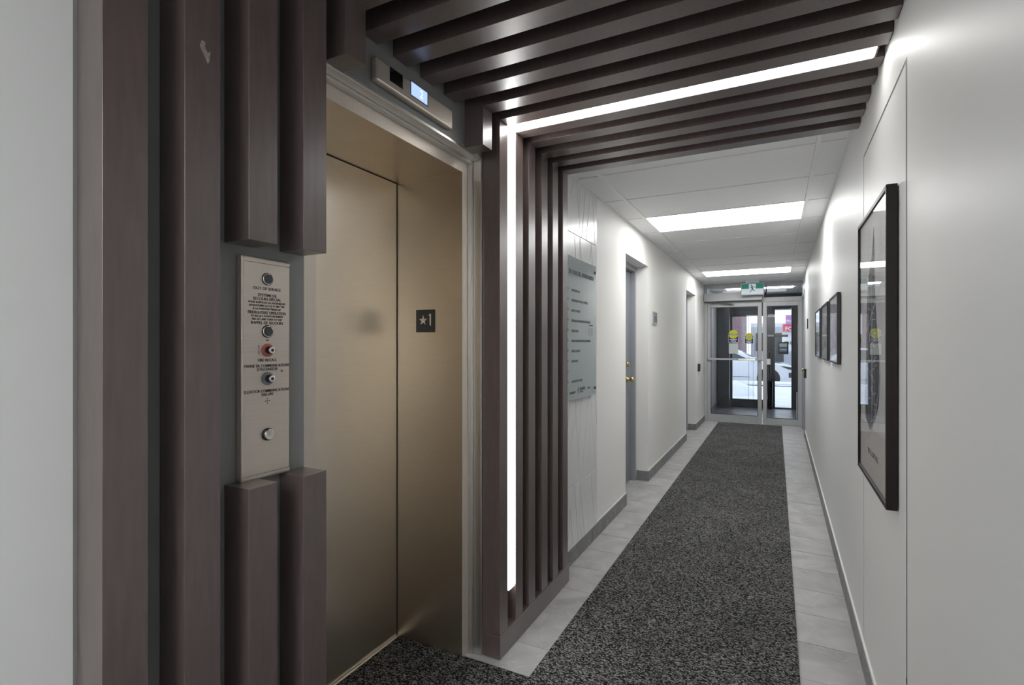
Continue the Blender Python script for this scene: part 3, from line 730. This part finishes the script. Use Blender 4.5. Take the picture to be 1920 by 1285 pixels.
def glass_door(n, xa, xb, stl, str_, top, bot, label):
    f = MB(); f.box(xa, stl, YD-.024, YD+.024, .010, 2.104, bev=.002); f.box(str_, xb, YD-.024, YD+.024, .010, 2.104, bev=.002)
    f.box(stl, str_, YD-.024, YD+.024, top, 2.104, bev=.002); f.box(stl, str_, YD-.024, YD+.024, .010, bot, bev=.002)
    d = struct('door_%d' % n, f, M['alu'], label=label, cat='door')
    g = MB(); g.box(stl-.001, stl+.006, YD-.0255, YD+.0255, bot, top); g.box(str_-.006, str_+.001, YD-.0255, YD+.0255, bot, top); g.box(stl, str_, YD-.0255, YD+.0255, top-.006, top); g.box(stl, str_, YD-.0255, YD+.0255, bot, bot+.005)
    g.build('gasket', M['alu_dark'], d)
    MB().box(stl, str_, YD-.003, YD+.003, bot, top).build('pane', M['glass'], d)
    return d
dl = glass_door(5, -1.099, -.218, -1.041, -.279, 2.034, .135, 'wide glass entrance door with yellow caution stickers')
dr = glass_door(6, -.200, .385, -.139, .326, 2.031, .116, 'narrow glass door right of the entrance door')
pb = MB().box(-1.09, -.235, YD-.075, YD-.050, 1.100, 1.132, bev=.004).build('push_bar', M['alu'], dl)
MB().box(-.60, -.31, YD-.095, YD-.076, 1.090, 1.138, bev=.006).build('push_pad', M['chrome'], pb)
b_ = MB(); b_.box(-1.09, -1.06, YD-.05, YD-.024, 1.09, 1.14); b_.box(-.265, -.235, YD-.05, YD-.024, 1.09, 1.14); b_.build('bracket', M['alu'], pb)
MB().box(-.140, -.085, YD-.060, YD-.020, 1.03, 1.125, bev=.004).build('lock_box', M['white'], dr)
# stickers and a notice on the glass
def sticker(cx, zt_, wd, label):
    t_ = thing('caution_sticker', label, 'sticker', (cx, YD-.004, zt_-wd*1.4), group='yellow caution stickers on the glass door')
    yb = YD-.0040; h = wd*1.38
    MB().box(cx-wd/2-.004, cx+wd/2+.004, yb, yb+.0006, zt_-h-.004, zt_-wd*.45).build('backing', M['white_print'], t_)
    MB().box(cx-wd/2, cx+wd/2, yb-.0006, yb, zt_-h, zt_-wd*.52).build('navy_panel', M['navy'], t_)
    MB().cyl((cx, yb-.0012, zt_-wd*.5), wd*.49, .0008, 'y', 32).build('disc', M['yellow'], t_)
    MB().box(cx-wd*.5, cx+wd*.5, yb-.0024, yb-.0018, zt_-wd*.58, zt_-wd*.42).build('black_band', M['ink'], t_)
    MB().text('CAUTION', wd*.17, (cx, yb-.0027, zt_-wd*.50), '-y', xs=1.05, thick=.001).build('lettering', M['white_print'], t_)
    T = MB(); T.text('AUTOMATIC', wd*.13, (cx, yb-.0010, zt_-wd*1.09), '-y', xs=1.0, thick=.0015); T.text('DOOR', wd*.13, (cx, yb-.0010, zt_-wd*1.25), '-y', xs=1.3, thick=.0015)
    T.build('lettering', M['white_print'], t_)
sticker(-.670, 1.632, .158, 'left yellow caution sticker on the glass door, above the pale notice')
sticker(-.418, 1.575, .132, 'right yellow caution sticker on the glass door')
n_ = thing('notice', 'pale paper notice taped to the glass below the left caution sticker', 'notice', (-.667, YD-.004, 1.21))
MB().box(-.742, -.592, YD-.0045, YD-.0035, 1.212, 1.392).build('sheet', M['paper'], n_)

# automatic door operator
op = thing('door_operator', 'long grey door operator box above the wide glass door', 'door operator', (-.67, YD-.09, 2.13))
MB().box(-1.145, -.207, YD-.14, YD-.031, 2.134, 2.276, bev=.004).build('housing', M['alu'], op)
MB().box(-1.140, -.212, YD-.136, YD-.034, 2.126, 2.134).build('underside', M['alu_dark'], op)
a_ = MB(); a_.tube([(-.98, YD-.09, 2.125), (-.78, YD-.10, 2.085), (-.70, YD-.055, 2.075)], .011, 10); a_.box(-.72, -.66, YD-.060, YD-.024, 2.06, 2.09); a_.cyl((-.98, YD-.09, 2.112), .028, .028, 'z', 16)
a_.build('arm', M['grey_ring'], op)

# exit sign
ex = thing('exit_sign', 'green running man exit sign hung below the ceiling', 'exit sign', (-.352, 9.62, 2.44))
yx = 9.60
MB().box(-.535, -.175, yx, yx+.05, 2.205, 2.418, bev=.006, seg=2).build('housing', M['alu'], ex)
MB().box(-.46, -.25, yx+.005, yx+.045, 2.418, ZC-.001).build('canopy', M['grid'], ex)
MB().box(-.520, -.190, yx-.002, yx-.0002, 2.314, 2.396).build('green_field', M['exit_green'], ex)
MB().box(-.520, -.190, yx-.002, yx-.0002, 2.226, 2.3138).build('glare_field', M['exit_pale'], ex)  # reflection glare on the sign's green lower half, painted as a pale field
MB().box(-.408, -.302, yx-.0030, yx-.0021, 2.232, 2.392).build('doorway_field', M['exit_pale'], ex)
r_ = MB(); yy = yx-.0042
r_.cyl((-.369, yy, 2.370), .011, .0012, 'y', 16)
for a, b_, w_ in (((-.362, 2.352), (-.352, 2.305), .020), ((-.365, 2.350), (-.385, 2.325), .009), ((-.355, 2.352), (-.325, 2.345), .009), ((-.325, 2.345), (-.315, 2.325), .008),
                  ((-.355, 2.308), (-.372, 2.285), .011), ((-.372, 2.285), (-.390, 2.250), .009), ((-.350, 2.308), (-.335, 2.282), .011), ((-.335, 2.282), (-.315, 2.272), .009)):
    r_.ribbon((a[0], yy, a[1]), (b_[0], yy, b_[1]), w_, (0, 1, 0), .001)
r_.build('running_figure', M['exit_dark'], ex)
cb_ = thing('sensor_cable', 'short black cable and plug hanging right of the exit sign', 'cable', (-.16, YD-.05, 2.25))
MB().tube([(-.150, YD-.045, 2.37), (-.149, YD-.045, 2.29), (-.152, YD-.045, 2.262)], .008, 8).build('cord', M['black'], cb_)
MB().tube([(-.152, YD-.045, 2.262), (-.172, YD-.045, 2.232)], .014, 8).build('plug', M['black'], cb_)

# ================================================================== VESTIBULE
ZV = 2.443
struct('wall_left', box(XC-.12, XC-.002, YD+.04, YO, 0, 2.55), M['white_tile'], label='white tiled wall of the entrance vestibule', cat='wall')
struct('baseboard_left', box(XC-.003, XC+.012, YD+.04, 12.05, 0, .12), M['base_tile'])
struct('wall_right', box(.75, .85, YD+.03, YO, 0, 2.55), M['char_tile'], label='charcoal side wall of the vestibule')
struct('wall_right', box(.42, .75, YD+.03, YD+.12, 0, 2.55), M['char_tile'])
struct('ceiling', box(XC-.12, .85, YD+.04, YO+.2, ZV, ZV+.1), mat('vestibule_ceiling', (.88, .88, .88), .6), label='dark vestibule ceiling')
struct('floor', box(XC, .85, YD+.03, YO+.25, -.003, .002), M['vest_floor'], label='dark wet vestibule floor')
vl = thing('ceiling_light', 'slim lit ceiling panel in the vestibule beyond the glass doors', 'ceiling light', (-.3, 10.9, ZV))
MB().box(-.85, .28, 10.75, 10.95, ZV-.012, ZV-.001).build('diffuser', M['vest_light'], vl)
# outer wall and its glazing
ow = MB()
W0, W1, WZ0, WZ1 = -.858, -.185, .177, 1.985
DX0, DX1, DZ = -.020, .289, 2.128
ow.box(XC-.1, W0-.03, YO, YO+.16, 0, ZV); ow.box(W0-.03, W1+.02, YO, YO+.16, 0, WZ0-.03); ow.box(W0-.03, DX0-.05, YO, YO+.16, WZ1+.03, ZV)
ow.box(DX0-.06, DX1+.06, YO, YO+.16, DZ+.04, ZV); ow.box(DX1+.035, .85, YO, YO+.16, 0, ZV)
wf = struct('wall_front', ow, M['char_tile'], label='charcoal tiled front wall of the vestibule', cat='wall')
for k in range(3): box(W0-.1+.30*k, W0+.195+.30*k, YO-.012, YO-.001, .003, WZ0-.035, bev=.002).build('tile', M['char_tile'], wf)
box(XC+.02, W0-.04, YO-.3, YO-.001, .003, ZV-.01).build('return_wall', M['char_tile'], wf)
f2 = MB(); f2.box(W0-.03, W0, YO+.02, YO+.10, WZ0-.03, WZ1+.03); f2.box(W1, DX0-.035, YO+.02, YO+.10, 0, DZ+.04); f2.box(W0, W1, YO+.02, YO+.10, WZ1, WZ1+.03); f2.box(W0, W1, YO+.02, YO+.10, WZ0-.03, WZ0)
w2 = struct('window_2', f2, M['alu_dark'], label='dark framed window of the vestibule front', cat='window')
MB().box(W0, W1, YO+.058, YO+.062, WZ0, WZ1).build('pane', M['glass'], w2)
mu = MB(); mu.box(-.535, -.528, YO+.04, YO+.07, WZ0, WZ1); mu.box(-.445, -.439, YO+.04, YO+.07, WZ0, 1.85)
mu.build('mullion', M['white'], w2)
f3 = MB(); f3.box(DX0-.035, DX0, YO+.02, YO+.09, .005, DZ+.04); f3.box(DX1, DX1+.035, YO+.02, YO+.09, .005, DZ+.04); f3.box(DX0, DX1, YO+.02, YO+.09, DZ, DZ+.04); f3.box(DX0, DX1, YO+.02, YO+.09, .005, .028)
d7 = struct('door_7', f3, M['alu_dark'], label='dark framed outer street door', cat='door')
MB().box(DX0, DX1, YO+.050, YO+.054, .028, DZ).build('pane', M['glass'], d7)
MB().tube([(DX1+.11, YO-.06, 1.40), (DX1+.11, YO-.06, 1.80)], .012, 10).build('pull_handle', M['chrome'], d7)
MB().box(DX0+.002, DX1-.01, YO-.02, YO+.02, 2.10, 2.125, bev=.002).build('closer', M['white'], d7)
t_ = thing('hours_sign', 'black and blue sign hung on the outer street door', 'sign', (.13, YO+.04, 1.16))
MB().box(.035, .235, YO+.040, YO+.048, 1.165, 1.42).build('board', M['black'], t_)
MB().box(.062, .208, YO+.037, YO+.040, 1.32, 1.395).build('white_panel', M['paper'], t_)
MB().box(.062, .208, YO+.037, YO+.040, 1.215, 1.305).build('blue_panel', M['blue_print'], t_)
T = MB(); T.text('OPEN', .05, (.135, YO+.036, 1.26), '-y', thick=.001); T.build('lettering', M['white_print'], t_)
t_ = thing('door_rail', 'olive push strip across the outer street door', 'push rail', (.1, YO+.04, 1.55))
MB().box(DX0-.16, .225, YO+.028, YO+.042, 1.532, 1.582, bev=.003).build('rail', M['olive'], t_)
MB().box(DX0-.14, DX0-.02, YO+.010, YO+.028, 1.54, 1.575, bev=.003).build('bracket', M['alu'], t_)
t_ = thing('floor_post', 'short light grey post behind the narrow glass door', 'post', (.345, 10.35, 0))
MB().cyl((.345, 10.35, .26), .026, .52, 'z', 20).build('shaft', M['white'], t_)
MB().sphere((.345, 10.35, .525), .027, (1, 1, .6), 16).build('cap', M['white'], t_)
t_ = thing('umbrella_stand', 'black umbrella stand beside the dark post in the vestibule', 'umbrella stand', (-.12, 12.2, 0))
MB().lathe((-.115, 12.2, .0), [(0, .001), (.0, .001)], n=8) 
u = MB(); u.cyl((-.115, 12.2, .30), .045,   .60, 'z', 20, r2=.055); u.build('stand', M['black_gloss'], t_)
u = MB(); u.cyl((-.125, 12.2, .80), .018, .75, 'z', 12, r2=.030); u.sphere((-.125, 12.2, 1.20), .03, n=12); u.build('umbrella', M['black'], t_)

# ================================================================== OUTSIDE
def ground(name, x0, x1, y0, y1, nx, ny, amp, m, z, label, cat):
    b = bmesh.new(); g = [[b.verts.new((x0+(x1-x0)*i/nx, y0+(y1-y0)*j/ny, z+random.uniform(-amp, amp))) for i in range(nx+1)] for j in range(ny+1)]
    for j in range(ny):
        for i in range(nx): b.faces.new((g[j][i], g[j][i+1], g[j+1][i+1], g[j+1][i])).smooth = True
    q = MB(); q._merge(b); return struct(name, q, m, label=label, cat=cat)
ground('ground', -14, 14, YO+.16, 19.2, 90, 40, .012, M['snow'], -.02, 'snow-covered pavement outside', 'ground')
ground('ground', -14, 14, 19.2, 40, 60, 60, .03, M['slush'], -.24, 'slushy street', 'ground')
def mound(cx, cy, rx, ry, h, label, rough=.05):
    b = bmesh.new(); n, k = 28, 9; rings = []
    for j in range(k+1):
        t = j/k; ring = []
        for i in range(n):
            a = 2*PI*i/n; r = math.cos(t*PI/2)**.8 if t < 1 else 0
            ring.append(b.verts.new((cx+rx*r*math.cos(a)*(1+random.uniform(-rough, rough)), cy+ry*r*math.sin(a)*(1+random.uniform(-rough, rough)), -.03+h*math.sin(t*PI/2)*(1+random.uniform(-rough, rough)*.4))))
        rings.append(ring)
    for p_, q_ in zip(rings, rings[1:]):
        for i in range(n): b.faces.new((p_[i], p_[(i+1) % n], q_[(i+1) % n], q_[i])).smooth = True
    q = MB(); q._merge(b); o = q.build('snow_pile', M['snow'], None, (0, 0, 0)); tag(o, label, 'snow pile')
mound(-1.35, 15.6, .82, .7, .40, 'rounded white snow pile outside the window')
mound(.2, 20.0, 3.6, .35, .12, 'low ridge of ploughed snow in front of the white car', .16)

# parked white car
car = thing('car', 'white parked car seen through the entrance glass', 'car', (-2.0, 22, 0))
YC0, YC1 = 21.2, 23.0
xf0 = .75
body = [(xf0-4.5, .32), (xf0-4.45, .75), (xf0-4.3, 1.0), (xf0-1.35, .98), (xf0-.35, .84), (xf0-.05, .70), (xf0, .50), (xf0-.05, .26), (xf0-.3, .20), (xf0-4.3, .20)]
MB().prism(body, 'y', YC0, YC1, bev=.05, seg=3).build('body', M['car'], car)
cab = [(xf0-4.1, .97), (xf0-3.7, 1.42), (xf0-2.3, 1.46), (xf0-1.25, .965)]
MB().prism(cab, 'y', YC0+.12, YC1-.12, bev=.05, seg=2).build('cabin', M['car'], car)
MB().prism([(xf0-3.95, 1.0), (xf0-3.62, 1.36), (xf0-2.42, 1.39), (xf0-1.62, 1.0)], 'y', YC0+.11, YC0+.13).build('side_window', M['car_glass'], car)
for x in (xf0-1.0, xf0-3.65):
    wh = MB().cyl((x, YC0+.09, .33), .385, .20, 'y', 32).build('wheel_arch', M['rubber'], car)
    MB().cyl((x, YC0+.02, .31), .30, .10, 'y', 32, bev=.015).build('tyre', M['rubber'], wh)
    r_ = MB(); r_.cyl((x, YC0-.035, .31), .19, .03, 'y', 24)
    r_.build('rim', M['alu'], wh)
MB().prism([(xf0-.62, .80), (xf0-.12, .74), (xf0-.05, .64), (xf0-.35, .68)], 'y', YC0-.012, YC0+.2).build('headlight', M['dark_window'], car)
MB().box(xf0-.34, xf0-.03, YC0-.010, YC0+.1, .38, .56).build('air_intake', M['dark_window'], car)
MB().prism([(xf0-1.62, 1.0), (xf0-1.35, 1.0), (xf0-1.4, 1.10), (xf0-1.6, 1.12)], 'y', YC0-.10, YC0+.02, bev=.02).build('wing_mirror', M['car'], car)
s2 = MB()
s2.box(xf0-2.25, xf0-2.243, YC0-.002, YC0+.01, .30, .97); s2.box(xf0-3.3, xf0-3.293, YC0-.002, YC0+.01, .30, .97); s2.box(xf0-3.4, xf0-1.6, YC0-.004, YC0+.01, .36, .38)
s2.build('door_seams', M['grey_ring'], car)

bld = thing('brick_building', 'dull red brick building across the street with a white drainpipe', 'building', (-4, 34, 0))
MB().box(-12, -1.75, 33, 38, -.1, 6.5).build('brick_wall', M['brick'], bld)
MB().box(-12.1, -1.6, 32.85, 38.1, 3.25, 3.7).build('cornice', M['pale_building'], bld)
MB().tube([(-2.9, 32.9, 3.3), (-2.9, 32.9, 1.9), (-2.78, 32.8, 1.8)], .07, 10).build('drainpipe', M['white'], bld)
for x in (-6.2, -4.6): MB().box(x, x+.9, 32.93, 33.02, 1.0, 2.4).build('window', M['dark_window'], bld)
b2 = thing('pale_building', 'pale building across the street carrying a red and magenta sign', 'building', (2, 38, 0))
MB().box(-1.5, 9, 38.2, 44, -.1, 2.5).build('lower_wall', M['pale_building'], b2)
MB().box(-1.5, 9.2, 38.15, 44, 2.5, 2.75).build('snowy_roof_edge', M['snow'], b2)
MB().box(-.05, .45, 38.14, 38.22, .2, 2.1).build('doorway', M['dark_window'], b2)
for x in (-1.2, 3.2, 4.6): MB().box(x, x+.8, 38.14, 38.22, .9, 2.1).build('window', M['dark_window'], b2)
sg = thing('street_sign', 'red and magenta sign board with white lettering across the street', 'sign', (1.0, 30, 0))
YS = 30.0
MB().box(.30, 2.4, YS, YS+.08, 2.02, 2.40).build('red_board', M['red_sign'], sg)
MB().box(.44, 2.4, YS, YS+.08, 2.41, 2.86).build('magenta_board', M['pink_sign'], sg)
MB().text('FOR SALE', .27, (.42, YS-.01, 2.15), '-y', align='LEFT', thick=.006).build('lettering', M['white_print'], sg); MB().text('PRACTICE', .17, (.46, YS-.01, 2.55), '-y', align='LEFT', thick=.004).build('lettering', M['white_print'], sg)
MB().box(1.3, 1.4, YS+.08, YS+.16, -.06, 3.2).build('post', M['white'], sg)
sg = thing('street_sign', 'pale blue sign board with lettering below the red sign', 'sign', (1.0, 30.2, 0))
MB().box(.28, 2.4, YS+.2, YS+.26, 1.0, 1.95).build('board', M['white'], sg)
T = MB(); T.text('CHURCHILL', .24, (.36, YS+.19, 1.42), '-y', align='LEFT', thick=.006); T.build('lettering', M['grey_ink'], sg)
MB().box(1.3, 1.4, YS+.27, YS+.35, -.06, 1.9).build('post', M['white'], sg)

# the street lies a step lower than the pavement
for o in bpy.data.objects:
    if o.name == 'car': o.location.z -= .22

# helper bookkeeping
for o in bpy.data.objects:
    if '_base' in o: del o['_base']
